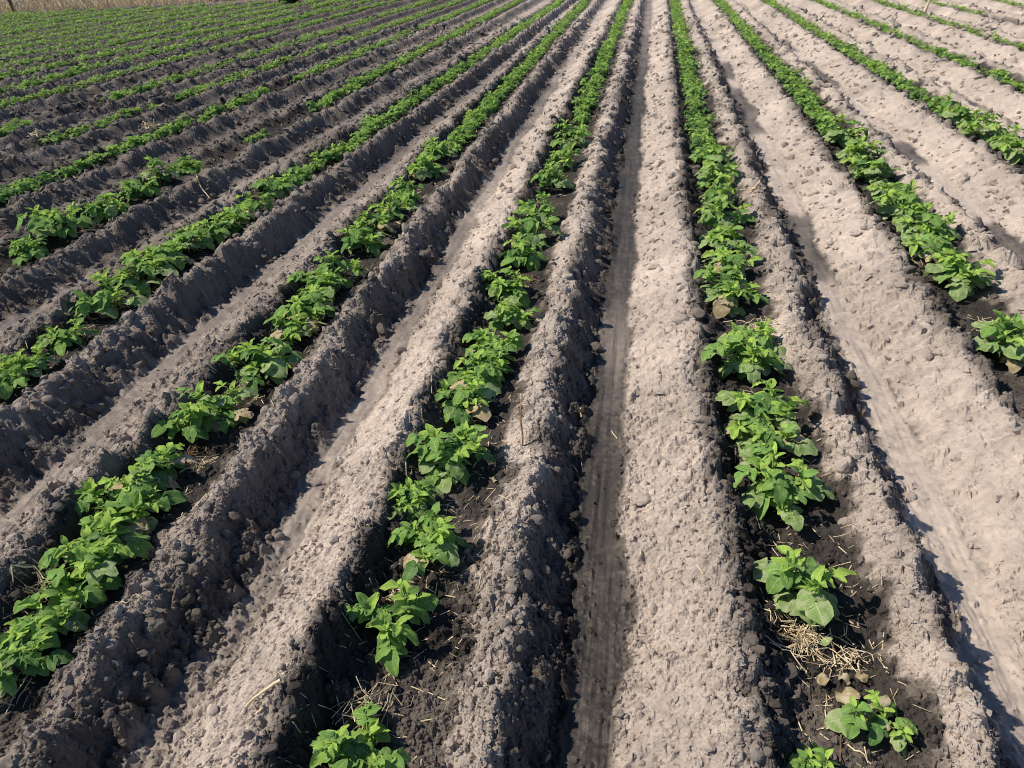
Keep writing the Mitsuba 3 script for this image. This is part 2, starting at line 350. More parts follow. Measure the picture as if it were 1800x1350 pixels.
def leaf_texture(base, vein, edge, dust):
    def fn(p, n, uv):
        x = dr.abs(uv.x - 0.5) * 2
        mid = 1 - mikit.smoothstep(0.02, 0.11, x)
        side = dr.abs(dr.sin((uv.y * 1.0 - x * 0.30) * 19.0))
        ribs = (1 - mikit.smoothstep(0.0, 0.22, side)) * (1 - mikit.smoothstep(0.6, 1.0, x))
        c = mikit.mix(base, edge, mikit.smoothstep(0.75, 1.0, x) * 0.6)
        n1 = mikit.noise(p.x * 55, p.y * 55, p.z * 55)
        c = c * (0.78 + 0.44 * n1)
        c = mikit.mix(c, vein, dr.maximum(mid * 0.8, ribs * 0.5))
        n2 = mikit.noise(p.x * 120, p.y * 120, p.z * 120)
        return mikit.mix(c, (0.58, 0.55, 0.47), dust * mikit.smoothstep(0.35, 0.8, n1 * 0.6 + n2 * 0.4))
    return fn
LEAF_LOOKS = {'leaf_young': ((0.330, 0.520, 0.105), (0.54, 0.68, 0.26), (0.48, 0.64, 0.22), 0.0),
              'leaf_green': ((0.190, 0.365, 0.085), (0.38, 0.53, 0.22), (0.30, 0.47, 0.18), 0.10),
              'leaf_dark': ((0.095, 0.225, 0.062), (0.28, 0.41, 0.17), (0.20, 0.34, 0.13), 0.12),
              'leaf_dusty': ((0.240, 0.390, 0.130), (0.46, 0.56, 0.27), (0.42, 0.53, 0.24), 0.4),
              'leaf_dry': ((0.400, 0.335, 0.190), (0.50, 0.43, 0.28), (0.32, 0.24, 0.13), 0.6)}
for k_, v_ in LEAF_LOOKS.items():
    scene[k_] = {'type': 'principledthin', 'base_color': mikit.proc(leaf_texture(*v_)), 'roughness': 0.30, 'sheen': 0.3, 'diff_trans': 0.6 if k_ != 'leaf_dry' else 0.3, 'eta': 1.45}
scene['stem_green'] = {'type': 'twosided', 'bsdf': {'type': 'principled', 'base_color': {'type': 'rgb', 'value': [0.16, 0.24, 0.06]}, 'roughness': 0.5}}
scene['straw'] = {'type': 'twosided', 'bsdf': {'type': 'principled', 'base_color': mikit.proc(lambda p, n, uv: mikit.mix((0.56, 0.45, 0.28), (0.80, 0.71, 0.52), mikit.noise(p.x * 60, p.y * 60, p.z * 60))), 'roughness': 0.55}}
scene['brown_straw'] = {'type': 'twosided', 'bsdf': {'type': 'principled', 'base_color': mikit.proc(lambda p, n, uv: mikit.mix((0.17, 0.10, 0.055), (0.36, 0.24, 0.13), mikit.noise(p.x * 60, p.y * 60, p.z * 60))), 'roughness': 0.7}}
scene['twig'] = {'type': 'twosided', 'bsdf': {'type': 'principled', 'base_color': mikit.proc(lambda p, n, uv: mikit.mix((0.07, 0.045, 0.03), (0.2, 0.14, 0.08), mikit.noise(p.x * 90, p.y * 90, p.z * 40))), 'roughness': 0.8}}

NV = 5
def leafset(nv, **kw):
    out = []
    for s_ in range(nv):
        g = np.random.default_rng(100 + s_)
        out.append([leaf_mesh(10 * s_ + q_, width=w_ * g.uniform(.92, 1.08), fold=f_ * g.uniform(.6, 1.4) + g.uniform(-.15, .15), droop=d_ * g.uniform(.6, 1.5), **kw)
                    for q_, (w_, f_, d_) in enumerate(((0.56, 0.85, 0.45), (0.78, 0.45, 0.75), (0.92, 0.0, 0.6)))])
    return out
LEAVES = leafset(NV)                                     # [variant][young, middle, old]
LEAVES_LOW = leafset(2, na=4, nb=3, ruffle=.05)
LEAF_DICT = [[mikit.ply((v[0], v[1]), None, smooth=True, uv=v[2]) for v in row] for row in LEAVES]
SZ = {'leaf_young': 0, 'leaf_green': 1, 'leaf_dark': 1, 'leaf_dusty': 2, 'leaf_dry': 2}

def frame(pos, direction, up, size, roll=0.0):
    """Matrix that puts a leaflet's base at pos, its length along direction."""
    y = np.asarray(direction, float); y /= np.linalg.norm(y)
    x = np.cross(y, up); n = np.linalg.norm(x)
    x = x / n if n > 1e-6 else np.array([1.0, 0, 0])
    z = np.cross(x, y)
    c, s = math.cos(roll), math.sin(roll)
    x, z = c * x + s * z, -s * x + c * z
    m = np.eye(4)
    m[:3, 0], m[:3, 1], m[:3, 2], m[:3, 3] = x * size, y * size, z * size, pos
    return m

def tube(points, radii, sides=5):
    p = np.asarray(points, float); n = len(p)
    t = np.gradient(p, axis=0); t /= np.linalg.norm(t, axis=1, keepdims=True) + 1e-12
    a = np.cross(t, np.where(np.abs(t[:, 2:]) < 0.9, [0, 0, 1.0], [1.0, 0, 0])); a /= np.linalg.norm(a, axis=1, keepdims=True) + 1e-12
    b = np.cross(t, a); w = np.arange(sides) * 2 * np.pi / sides
    v = (p[:, None] + np.broadcast_to(radii, (n,))[:, None, None] * (np.cos(w)[None, :, None] * a[:, None] + np.sin(w)[None, :, None] * b[:, None])).reshape(-1, 3)
    i, j = np.meshgrid(np.arange(n - 1), np.arange(sides), indexing='ij')
    q = np.stack([i * sides + j, i * sides + (j + 1) % sides, (i + 1) * sides + (j + 1) % sides, (i + 1) * sides + j], -1).reshape(-1, 4)
    f = np.vstack([q[:, [0, 1, 2]], q[:, [0, 2, 3]]])
    caps = [[0, k + 1, k] for k in range(1, sides - 1)] + [[(n - 1) * sides, (n - 1) * sides + k, (n - 1) * sides + k + 1] for k in range(1, sides - 1)]
    return v, np.vstack([f, caps])

def join(parts):
    V, F, n = [], [], 0
    for v, f in parts:
        V.append(v); F.append(f + n); n += len(v)
    return np.vstack(V), np.vstack(F)

def plan_plant(g, size=1.0, dusty=0.25, sparse=False, dry=0.0):
    """Leaflets [(look, matrix)] and stems [(points, radii)] of a young potato plant about 0.24 m across, base at the origin."""
    leaves, stems, stalks = [], [], []
    up = np.array([0, 0, 1.0])
    ns = int(g.integers(3, 6)) if not sparse else 3
    az0 = g.uniform(0, 6.28)
    for s in range(ns):
        az = az0 + s * 2 * math.pi / ns + g.uniform(-0.4, 0.4)
        lean = g.uniform(0.25, 0.75) if s else 0.1
        h = size * g.uniform(0.075, 0.135) * (1.1 if s == 0 else 0.9)
        reach = h * lean * 1.1
        out = np.array([math.cos(az), math.sin(az), 0])
        base = out * 0.012 * size
        tip = base + out * reach + up * h
        mid = base + out * reach * 0.35 + up * h * 0.55
        stems.append((np.array([base - up * 0.02, base, mid, tip]), np.array([.0042, .004, .0034, .002]) * size))
        # rosette of young leaflets at the tip
        for k in range(int(g.integers(8, 12))):
            a = az + k * 2.4 + g.uniform(-.3, .3)
            el = g.uniform(0.15, 1.1) * (1 - 0.07 * k) + 0.1
            dd = np.array([math.cos(a) * math.cos(el), math.sin(a) * math.cos(el), math.sin(el)])
            leaves.append(('leaf_young' if k > 1 or g.uniform() < .6 else 'leaf_green', frame(tip - up * 0.004 * k * size + dd * 0.004, dd, up, size * g.uniform(0.020, 0.050), g.uniform(-.5, .5))))
        # compound leaves down the stem
        nl = int(g.integers(4, 6)) if not sparse else 3
        for k in range(nl):
            a = az + 1.2 + k * 2.4 + g.uniform(-.35, .35)
            f = 0.92 - 0.75 * k / nl
            p0 = (1 - f) * base + f * tip
            o = np.array([math.cos(a), math.sin(a), 0]); sd = np.array([-math.sin(a), math.cos(a), 0])
            L = size * g.uniform(0.045, 0.085) * (0.75 + 0.35 * k / nl)
            e0, e1 = g.uniform(0.35, 0.9), g.uniform(-0.5, 0.25)
            pm = p0 + o * L * 0.5 * math.cos(e0) + up * L * 0.5 * math.sin(e0)
            pe = pm + o * L * 0.5 * math.cos(e1) + up * L * 0.5 * math.sin(e1)
            stalks.append((np.array([p0, pm, pe]), np.array([.0018, .0015, .001]) * size))
            old = k / nl
            r_ = g.uniform()
            look = 'leaf_dusty' if (old > .35 and r_ < dusty * 1.8) else ('leaf_dark' if r_ < 0.55 and old > .2 else 'leaf_green')
            if old < .2 and r_ > .5: look = 'leaf_young'
            if r_ > .94 - dry and old > .3: look = 'leaf_dry'
            ts = size * g.uniform(0.044, 0.070) * (0.85 + 0.35 * old)
            td = o * math.cos(e1) + up * (math.sin(e1) + g.uniform(-.25, .15))
            leaves.append((look, frame(pe, td, up, ts, g.uniform(-.45, .45))))
            for w, (fr, sc) in enumerate(((0.86, 0.72), (0.52, 0.55))):
                if w == 1 and g.uniform() < .35: continue
                pp = pm + (pe - pm) * (2 * fr - 1) if fr > .5 else p0 + (pm - p0) * 2 * fr
                for sg in (-1, 1):
                    dd = o * g.uniform(.35, .7) + sd * sg + up * g.uniform(-.25, .35)
                    leaves.append((look, frame(pp, dd, up, ts * sc * g.uniform(.85, 1.15), g.uniform(-.4, .4))))
    return leaves, stems, stalks

# ------------------------------------------------------------------ where the plants stand
# (photo x, photo y, width in photo pixels, remarks) of the plants that can be told apart
SEEN = {
    0: [(612, 1318, 175, ''), (680, 1098, 205, 'sparse'), (757, 950, 150, ''), (722, 868, 110, ''), (785, 800, 150, ''), (820, 700, 130, ''), (842, 650, 130, ''), (858, 606, 120, ''), (893, 552, 110, ''),
        (888, 508, 105, ''), (918, 446, 95, ''), (932, 408, 95, ''), (950, 372, 90, ''), (972, 318, 85, ''), (985, 282, 80, ''), (1000, 247, 75, '')],
    1: [(1440, 1345, 120, 'sparse'), (1550, 1248, 118, 'sparse dry'), (1405, 1030, 180, ''), (1362, 858, 170, ''), (1345, 765, 140, ''), (1332, 720, 150, ''), (1316, 640, 150, 'dusty'), (1322, 600, 110, 'dusty'),
        (1285, 512, 120, ''), (1282, 462, 105, 'dusty'), (1277, 418, 105, ''), (1272, 380, 100, ''), (1264, 345, 90, 'dusty'), (1258, 312, 85, ''), (1250, 280, 80, '')],
    2: [(1768, 605, 120, ''), (1684, 482, 120, ''), (1650, 452, 100, ''), (1622, 408, 100, ''), (1588, 370, 95, ''), (1562, 338, 90, ''), (1530, 302, 85, ''), (1508, 268, 80, ''), (1482, 240, 75, '')],
    3: [(1785, 268, 75, ''), (1755, 247, 65, ''), (1720, 230, 65, ''), (1690, 206, 60, ''), (1660, 192, 55, '')],
    -1: [(25, 1160, 130, ''), (65, 1090, 140, ''), (140, 1010, 150, ''), (185, 945, 150, ''), (228, 880, 150, ''), (270, 825, 140, ''), (335, 745, 130, ''), (385, 715, 110, ''), (455, 640, 130, ''), (515, 580, 105, ''),
         (548, 545, 110, ''), (562, 503, 110, ''), (592, 478, 95, ''), (638, 425, 95, ''), (652, 396, 90, ''), (690, 366, 80, ''), (712, 342, 80, ''), (745, 300, 80, ''), (765, 268, 75, '')],
    -2: [(18, 665, 100, ''), (42, 640, 80, ''), (105, 588, 90, ''), (190, 535, 120, 'flat'), (250, 484, 120, ''), (295, 455, 100, ''), (332, 428, 90, ''), (372, 408, 85, ''), (412, 384, 80, ''), (442, 366, 80, ''), (480, 330, 75, '')],
    -3: [(50, 436, 70, ''), (105, 405, 110, ''), (186, 374, 75, ''), (243, 336, 80, ''), (282, 312, 75, ''), (332, 292, 55, 'sparse')],
}
GAPS = {0: [(6.9, 7.5)], 1: [], 2: [(3.65, 4.25)], 3: [(7.35, 7.6)], -1: [], -2: [], -3: [(6.05, 6.75), (7.2, 8.3)], -4: [], -5: [(6.6, 6.9), (8.9, 9.3)], -6: [(7.9, 8.4)], -7: [(8.2, 8.7)]}
plants = []                                              # row, x, y, size, remark
for i_, lst in SEEN.items():
    for px_, py_, w_, rem in lst:
        x_, y_ = ground_at(px_, py_, -0.015)
        dist = math.sqrt(x_ * x_ + y_ * y_ + H * H)
        plants.append((i_, x_, y_, w_ * dist / FPX / 0.270, rem, True))
g0 = np.random.default_rng(5)
for i_ in range(-24, 14):
    seen_to = max([p[2] for p in plants if p[0] == i_ and p[5]], default=None)
    y = (seen_to + 0.22) if seen_to else 0.8
    while y < (END_Y - 0.3 if i_ < 0 else 26):
        if not any(a_ < y < b_ for a_, b_ in GAPS.get(i_, [])):
            sparse_here = vn(np.array([i_ * 7.3]), np.array([y * 0.8]), 91)[0]
            if not (i_ <= -4 and sparse_here < (0.16 if i_ > -8 else 0.10)) and not (i_ >= 6 and sparse_here < .22):
                plants.append((i_, float(row_x(np.array(i_), np.array(y))) + g0.normal(0, .025), y, g0.uniform(.68, 1.0) * (0.95 if i_ >= 3 or i_ <= -3 else 1.0) * (1.25 if i_ <= -8 else 1.0 if i_ <= -3 else 1), '', False))
        y += g0.uniform(0.16, 0.235)
px, py, pf = to_px(np.array([p[1] for p in plants]), np.array([p[2] for p in plants]), -0.02)
inside = (px > -40) & (px < 1840) & (py < 1390) & (py > -12)
dist_ = np.sqrt(np.array([p[1] ** 2 + p[2] ** 2 for p in plants]) + H * H)
order = sorted([k for k in range(len(plants)) if inside[k]], key=lambda k: -plants[k][3] / dist_[k])
single = set(order[:300])
base_z = field(np.array([p[1] for p in plants]), np.array([p[2] for p in plants]), 0.03)[0]

ORD = ['first', 'second', 'third', 'fourth', 'fifth', 'sixth', 'seventh', 'eighth', 'ninth', 'tenth', 'eleventh', 'twelfth', 'thirteenth', 'fourteenth', 'fifteenth', 'sixteenth', 'seventeenth', 'eighteenth',
       'nineteenth', 'twentieth'] + [a_ + b_ for a_ in ('twenty', 'thirty', 'forty', 'fifty', 'sixty') for b_ in ('', '-first', '-second', '-third', '-fourth', '-fifth', '-sixth', '-seventh', '-eighth', '-ninth')][1:]
ORD = [o.replace('thirty', 'thirty') if '-' in o or not o.endswith('ty') else o[:-1] + 'ieth' for o in ORD]
def row_name(i):
    return f'{ORD[-i]} row left of central furrow' if i <= 0 else f'{ORD[i - 1]} row right of central furrow'
rank = {}
for i_ in range(-24, 14):
    ks = sorted([k for k in single if plants[k][0] == i_], key=lambda k: plants[k][2])
    for n_, k in enumerate(ks):
        rank[k] = n_

def key_for(name):
    if name not in scene and name not in labels and not any(q == name for q in used):
        used.add(name); return name
    n = 1
    while f'{name}_{n:03d}' in used: n += 1
    used.add(f'{name}_{n:03d}'); return f'{name}_{n:03d}'
used = set()

# medium distance: whole-foliage variants
def foliage_mesh(g, low, size=1.0):
    lv, st, sk = plan_plant(g, size)
    V, F, U, C, n = [], [], [], [], 0
    for look, m in lv:
        v, f, u_ = (LEAVES_LOW if low else LEAVES)[int(g.integers(2))][SZ[look]]
        V.append(v @ m[:3, :3].T + m[:3, 3]); F.append(f + n); U.append(u_); n += len(v)
    return np.vstack(V), np.vstack(F), np.vstack(U), lv
MID = []
for s_ in range(8):
    lv, st, sk = plan_plant(np.random.default_rng(400 + s_))
    by = {}
    for look, m in lv:
        by.setdefault('young' if look == 'leaf_young' else 'mature', []).append((look, m))
    d_ = {}
    for kind, items in by.items():
        V, F, U, n = [], [], [], 0
        for q_, (look, m) in enumerate(items):
            v, f, u_ = LEAVES_LOW[q_ % 2][SZ[look]]
            V.append(v @ m[:3, :3].T + m[:3, 3]); F.append(f + n); U.append(u_); n += len(v)
        d_[kind] = (np.vstack(V), np.vstack(F), np.vstack(U))
    d_['stem'] = join([tube(p, r_, 3) for p, r_ in st])
    MID.append(d_)
MID_DICT = [{k: (mikit.ply((v[0], v[1]), None, smooth=True, uv=v[2]) if len(v) == 3 else mikit.ply(v, None, smooth=True)) for k, v in d_.items()} for d_ in MID]

def ref(i): return {'type': 'ref', 'id': i}
def lay(k):
    """Matrix that stands plant k on the field."""
    i_, x_, y_, s_, rem, _ = plants[k]
    a_ = rnd.uniform(0, 360)
    return np.array((T().translate([x_, y_, float(base_z[k]) - 0.008]).rotate([0, 0, 1], a_)).matrix, float)

NEAR_LEAVES = 0
for k in sorted(single, key=lambda k: (abs(plants[k][0] - 0.4), plants[k][2])):
    i_, x_, y_, s_, rem, seen = plants[k]
    key = key_for('potato_plant')
    leafpx = 0.05 * s_ * FPX / dist_[k]
    near = leafpx > 11.0
    m0 = lay(k)
    g = np.random.default_rng(9000 + k)
    adj = ('straggly green' if 'sparse' in rem else 'pale dusty' if 'dusty' in rem else 'bushy green' if s_ > 0.95 else 'small green')
    labels[key] = {'label': f'{adj} potato plant, {ORD[rank[k]]} from the front in {row_name(i_)}', 'category': 'potato plant', 'group': 'potato plants in rows'}
    if near:
        lv, st, sk = plan_plant(g, s_, dusty=0.7 if 'dusty' in rem else 0.22 + 0.25 * (i_ >= 1), sparse='sparse' in rem, dry=0.10 * (i_ == -1))
        nl = ns = 0
        for look, m in lv:
            if 'dry' in rem and g.uniform() < .08: look = 'leaf_dry'
            kk = f'{key}__leaf' + (f'_{nl:03d}' if nl else '')
            scene[kk] = {**LEAF_DICT[int(g.integers(NV))][SZ[look]], 'bsdf': ref(look), 'to_world': T(m0 @ m)}
            nl += 1
        sm = join([tube(p, r_, 5) for p, r_ in st] )
        km = join([tube(p, r_, 4) for p, r_ in sk])
        scene[f'{key}__stem'] = {**mikit.ply(sm, 'stem_green', smooth=True), 'to_world': T(m0)}
        scene[f'{key}__stalks'] = {**mikit.ply(km, 'stem_green', smooth=True), 'to_world': T(m0)}
        labels[f'{key}__stalks'] = {'kind': 'stuff'}
        NEAR_LEAVES += nl
    else:
        d_ = MID_DICT[int(g.integers(8))]
        mm = m0 @ np.diag([s_, s_, s_, 1])
        scene[f'{key}__foliage'] = {**d_['mature'], 'bsdf': ref('leaf_dark' if g.uniform() < .45 else 'leaf_green'), 'to_world': T(mm)}
        scene[f'{key}__foliage_001'] = {**d_['young'], 'bsdf': ref('leaf_young'), 'to_world': T(mm)}
        scene[f'{key}__stem'] = {**d_['stem'], 'bsdf': ref('stem_green'), 'to_world': T(mm)}
        labels[f'{key}__foliage'] = {'kind': 'stuff'}; labels[f'{key}__foliage_001'] = {'kind': 'stuff'}
print('near leaves', NEAR_LEAVES, 'plants', len(plants), 'inside', int(inside.sum()))

# the rest of the rows, too far to tell the plants apart
FARM = {'young': [], 'mature': []}
nfar = 0
wide = (px > -260) & (px < 2060) & (py < 1600) & (py > -30)
TINY = np.array([(0, 0, 0), (-.36, .42, .10), (.36, .42, .10), (0, .5, -.02), (0, 1, -.18)]), np.array([(0, 3, 1), (0, 2, 3), (1, 3, 4), (2, 4, 3)]), np.array([(.5, 0), (0, .4), (1, .4), (.5, .5), (.5, 1)])
FARLEAVES = []
for s_ in range(8):
    lv, st, sk = plan_plant(np.random.default_rng(400 + s_))
    FARLEAVES.append({'young': np.array([m for l_, m in lv if l_ == 'leaf_young']), 'mature': np.array([m for l_, m in lv if l_ != 'leaf_young'])})
for k in range(len(plants)):
    if k in single or not wide[k]: continue
    nfar += 1
    m0 = lay(k) @ np.diag([plants[k][3]] * 3 + [1])
    d_ = FARLEAVES[rnd.randrange(8)]
    few = 2 if plants[k][2] < 11 else 3
    for kind in FARM:
        M = d_[kind][rnd.randrange(few)::few] if plants[k][2] > 5.5 else d_[kind]
        grow = 1.28 if few == 2 else 1.55
        v = np.einsum('ij,njk,vk->nvi', m0[:3, :3], M[:, :3, :3] * grow, TINY[0]) + (M[:, :3, 3] @ m0[:3, :3].T + m0[:3, 3])[:, None]
        FARM[kind].append((v.reshape(-1, 3), (TINY[1][None] + (np.arange(len(M)) * 5)[:, None, None]).reshape(-1, 3), np.tile(TINY[2], (len(M), 1))))
for kind, look in (('mature', 'leaf_green'), ('young', 'leaf_young')):
    V, F, U, n = [], [], [], 0
    for v, f, u_ in FARM[kind]:
        V.append(v); F.append(f + n); U.append(u_); n += len(v)
    scene[f'potato_foliage__{kind}_leaves'] = mikit.ply((np.vstack(V), np.vstack(F)), look, smooth=True, uv=np.vstack(U))
    print('far', kind, sum(len(f) for f in F))
labels['potato_foliage'] = {'label': 'green potato foliage filling the distant ends of the rows', 'category': 'potato plants', 'kind': 'stuff'}
print('far plants', nfar, 'entries', len(scene))

# ------------------------------------------------------------------ loose crumbs of soil on the ridges and in the furrows
def blob(seed, sub):
    m = trimesh.creation.icosphere(subdivisions=sub) if sub >= 0 else trimesh.Trimesh([[1, 0, 0], [-1, 0, 0], [0, 1, 0], [0, -1, 0], [0, 0, 1], [0, 0, -1]], [[0, 2, 4], [2, 1, 4], [1, 3, 4], [3, 0, 4], [2, 0, 5], [1, 2, 5], [3, 1, 5], [0, 3, 5]], process=False)
    g = np.random.default_rng(seed)
    v = np.array(m.vertices)
    k = g.normal(size=(11, 3)); k /= np.linalg.norm(k, axis=1, keepdims=True)
    rad = np.ones(len(v))
    for q in k:
        rad = np.minimum(rad, 1 - 0.0 + 0 * rad) if False else np.minimum(rad, g.uniform(.62, .9) / np.maximum(v @ q, 1e-3) * (v @ q > 0.1) + 9 * (v @ q <= 0.1))
    rad += 0.10 * (meshkit.noise(v * 2.3 + seed, seed) - 0.5) + 0.06 * (meshkit.noise(v * 5 + seed, seed) - 0.5)
    v = v * rad[:, None] * g.uniform(0.65, 1.2, 3)
    if sub < 0: v = v * g.uniform(.75, 1.5, (6, 1)) + g.normal(0, .16, (6, 3))
    return v, np.array(m.faces)
def rotations(g, n):
    q = g.normal(size=(n, 4)); q /= np.linalg.norm(q, axis=1, keepdims=True)
    w, x, y, z = q.T
    return np.stack([1 - 2 * (y * y + z * z), 2 * (x * y - w * z), 2 * (x * z + w * y), 2 * (x * y + w * z), 1 - 2 * (x * x + z * z), 2 * (y * z - w * x),
                     2 * (x * z - w * y), 2 * (y * z + w * x), 1 - 2 * (x * x + y * y)], 1).reshape(n, 3, 3)
def crumbs(seed, n, r0, r1, az, size, sub, power=1.0, nv=6, floor=0.0):
    g = np.random.default_rng(seed)
    rad = r0 * (r1 / r0) ** g.uniform(0, 1, n)
    a = g.uniform(-az, az, n) + YAW
    x, y = -rad * np.sin(a), rad * np.cos(a)
    z, mo, kr = field(x, y, np.maximum(0.0027 * rad, 0.004))
    K = np.clip(field.K, 0, 1)
    keep = (g.uniform(0, 1, n) < np.maximum(K ** power, np.maximum(floor, 0.42 * ss(2.2, 4.5, rad) * (field.floor < .5)))) & (y < END_Y)
    x, y, z, mo, rad, kr = x[keep], y[keep], z[keep], mo[keep], rad[keep], kr[keep]
    m = len(x)
    sz = np.maximum(size, 0.0022 * np.hypot(rad, H) * size / 0.0040 if size > .003 else size) * np.exp(np.clip(g.normal(0, 0.55, m), -1, (1.0 if sub < 1 else 0.6) - 0.45 * ss(3, 6, rad)))
    R = rotations(g, m) * (sz[:, None, None])
    which = g.integers(0, nv, m)
    tint = np.clip(soil_colour(mo * 0.92, np.clip(kr, 0, 1), x, y) * g.uniform(.86, 1.1, (m, 1)), .015, .8)
    V, F, U, at = [], [], [], 0
    for k in range(nv):
        v, f = blob(seed * 10 + k, sub)
        w = which == k
        p = np.einsum('nij,vj->nvi', R[w], v)
        p[..., 2] *= 0.85
        p += np.stack([x[w], y[w], z[w] + 0.12 * sz[w]], 1)[:, None]
        V.append(p.reshape(-1, 3)); F.append((f[None] + (np.arange(w.sum()) * len(v))[:, None, None]).reshape(-1, 3) + at)
        U.append(np.repeat(tint[w], len(v), 0))
        at += len(v) * w.sum()
    return np.vstack(V), np.vstack(F), np.vstack(U)
sets = [crumbs(1, 90000, 0.72, 18.0, 0.93, 0.0040, -1, 1.6, nv=24), crumbs(2, 4200, 0.72, 7.0, 0.93, 0.0095, 1, 2.2), crumbs(3, 36000, 0.72, 3.6, 0.93, 0.0027, -1, 0.8, nv=24, floor=0.12)]
V, F, U, at = [], [], [], 0
for v, f, u_ in sets:
    V.append(v); F.append(f + at); U.append(u_); at += len(v)
scene['soil_crumbs'] = mikit.ply((np.vstack(V), np.vstack(F)), 'soil_lumps', smooth=False, color=np.vstack(U))
labels['soil_crumbs'] = {'label': 'loose crumbs and small clods of soil strewn over ridges and furrow edges', 'category': 'soil', 'kind': 'stuff'}
print('crumbs', sum(len(f) for f in F))

# ------------------------------------------------------------------ bigger clods, one by one
CLODS = [(1130, 882, 30, 0, 'large pale clod on the slope just right of the central furrow'), (1080, 911, 16, 0, 'small pale clod at the right rim of the central furrow'),
         (1160, 690, 12, 0, 'angular pale clod high on the slope right of the central furrow'), (1092, 788, 9, 0, 'whitish little clod at the right edge of the furrow mud'),
         (187, 1165, 30, 1, 'largest grey clod on the lower left ridge beside the first row'), (243, 1183, 24, 1, 'big angular clod below the crest at lower left'),
         (285, 1142, 26, 1, 'broad grey clod at the foot of the shaded bank, lower left'), (263, 1240, 18, 1, 'upright grey clod in the rubble at lower left'),
         (340, 1177, 17, 1, 'round clod on the right side of the lower left rubble'), (295, 1268, 20, 1, 'flat grey clod in the lower left furrow near the frame edge'),
         (196, 1272, 24, 1, 'broad low clod in the shade at lower left'), (174, 1072, 18, 1, 'round clod perched on the ridge crest left of the first furrow'),
         (250, 1150, 15, 1, 'middling clod between two bigger ones at lower left'), (122, 708, 13, 1, 'two-faced clod in the rubble of the second furrow on the left'),
         (146, 790, 10, 1, 'dark round clod on the pale rim of the second furrow on the left'), (555, 850, 13, 1, 'clod lying in the first furrow left of the plants'),
         (47, 441, 30, 1, 'big rounded clod beside the front plant of a left row'), (985, 1050, 17, 1, 'crumbly clod at the foot of the shaded bank by the central furrow'),
         (950, 1085, 15, 1, 'crumbly clod under the ridge in lower middle'), (1010, 1040, 14, 1, 'dark crumbly clod at the edge of the central furrow mud'),
         (1010, 1335, 13, 0, 'pale round clod at the bottom edge right of the ridge'), (803, 1332, 10, 0, 'pale clod on the ridge at the bottom edge'),
         (1085, 1265, 15, 0, 'upright pale clod at the bottom end of the central furrow'), (1629, 133, 9, 0, 'dark clod on the pale ridge at upper right'),
         (1505, 410, 14, 0, 'dark split clod on the right-hand slope beside the second row right'), (880, 185, 8, 1, 'clod on the ridge crest in the upper middle')]
for n_, (cx, cy, rp, damp, lab) in enumerate(CLODS):
    x_, y_ = ground_at(cx, cy, -0.05)
    zc, mo, _ = field(np.array([x_]), np.array([y_]), 0.01)
    x_, y_ = ground_at(cx, cy, float(zc[0]))
    zc, mo, _ = field(np.array([x_]), np.array([y_]), 0.01)
    rw = 0.68 * rp * math.sqrt(x_ * x_ + y_ * y_ + H * H) / FPX
    v, f = blob(700 + n_, 3)
    v = v * rw * np.array([1, 1, 0.62])
    v = v * (1 + 0.55 * (meshkit.fbm(v / rw * 1.8 + n_, 4, n_)[:, None] - 0.5) + 0.22 * np.abs(2 * meshkit.noise(v / rw * 3.5, n_)[:, None] - 1) + 0.08 * np.abs(2 * meshkit.noise(v / rw * 8, n_)[:, None] - 1))
    v = v + [x_, y_, float(zc[0]) + 0.14 * rw]
    key = key_for('soil_clod')
    cc = soil_colour(np.full(len(v), min(.9, float(mo[0]) * .8 + .05 * damp)), np.full(len(v), .45 + .3 * damp), v[:, 0] + v[:, 2], v[:, 1] + v[:, 2])
    scene[key] = mikit.ply((v, f), 'soil_lumps', smooth=False, color=np.clip(cc, .015, .8))
    labels[key] = {'label': lab, 'category': 'clod', 'group': 'clods of soil'}

# ------------------------------------------------------------------ straw, dead leaves, sticks
def fz(x, y): return float(field(np.array([x]), np.array([y]), 0.01)[0][0])
def straw_mesh(g, n, spread, length, lift=0.022, rad=0.0009, curl=0.5):
    parts = []
    for _ in range(n):
        a, r_ = g.uniform(0, 6.28), spread * abs(g.normal(0, .55)) if n > 20 else spread * g.uniform(0, 1)
        c = np.array([r_ * math.cos(a), r_ * math.sin(a), g.uniform(0, lift) * math.exp(-(r_ / spread) ** 2) + 0.003])
        d = g.normal(0, 1, 3) * [1, 1, .28]; d /= np.linalg.norm(d)
        L = length * g.uniform(.25, 1.15)
        side = np.cross(d, [0, 0, 1.0]) * L * curl * g.normal(0, .5)
        t = np.array([-.5, 0, .5])[:, None]
        parts.append(tube(c + d * L * t + side * (1 - 4 * t * t) + [0, 0, abs(d[2]) * L * .45], np.array([1, 1, .7]) * rad * g.uniform(.7, 1.5), 4))
    return join(parts)
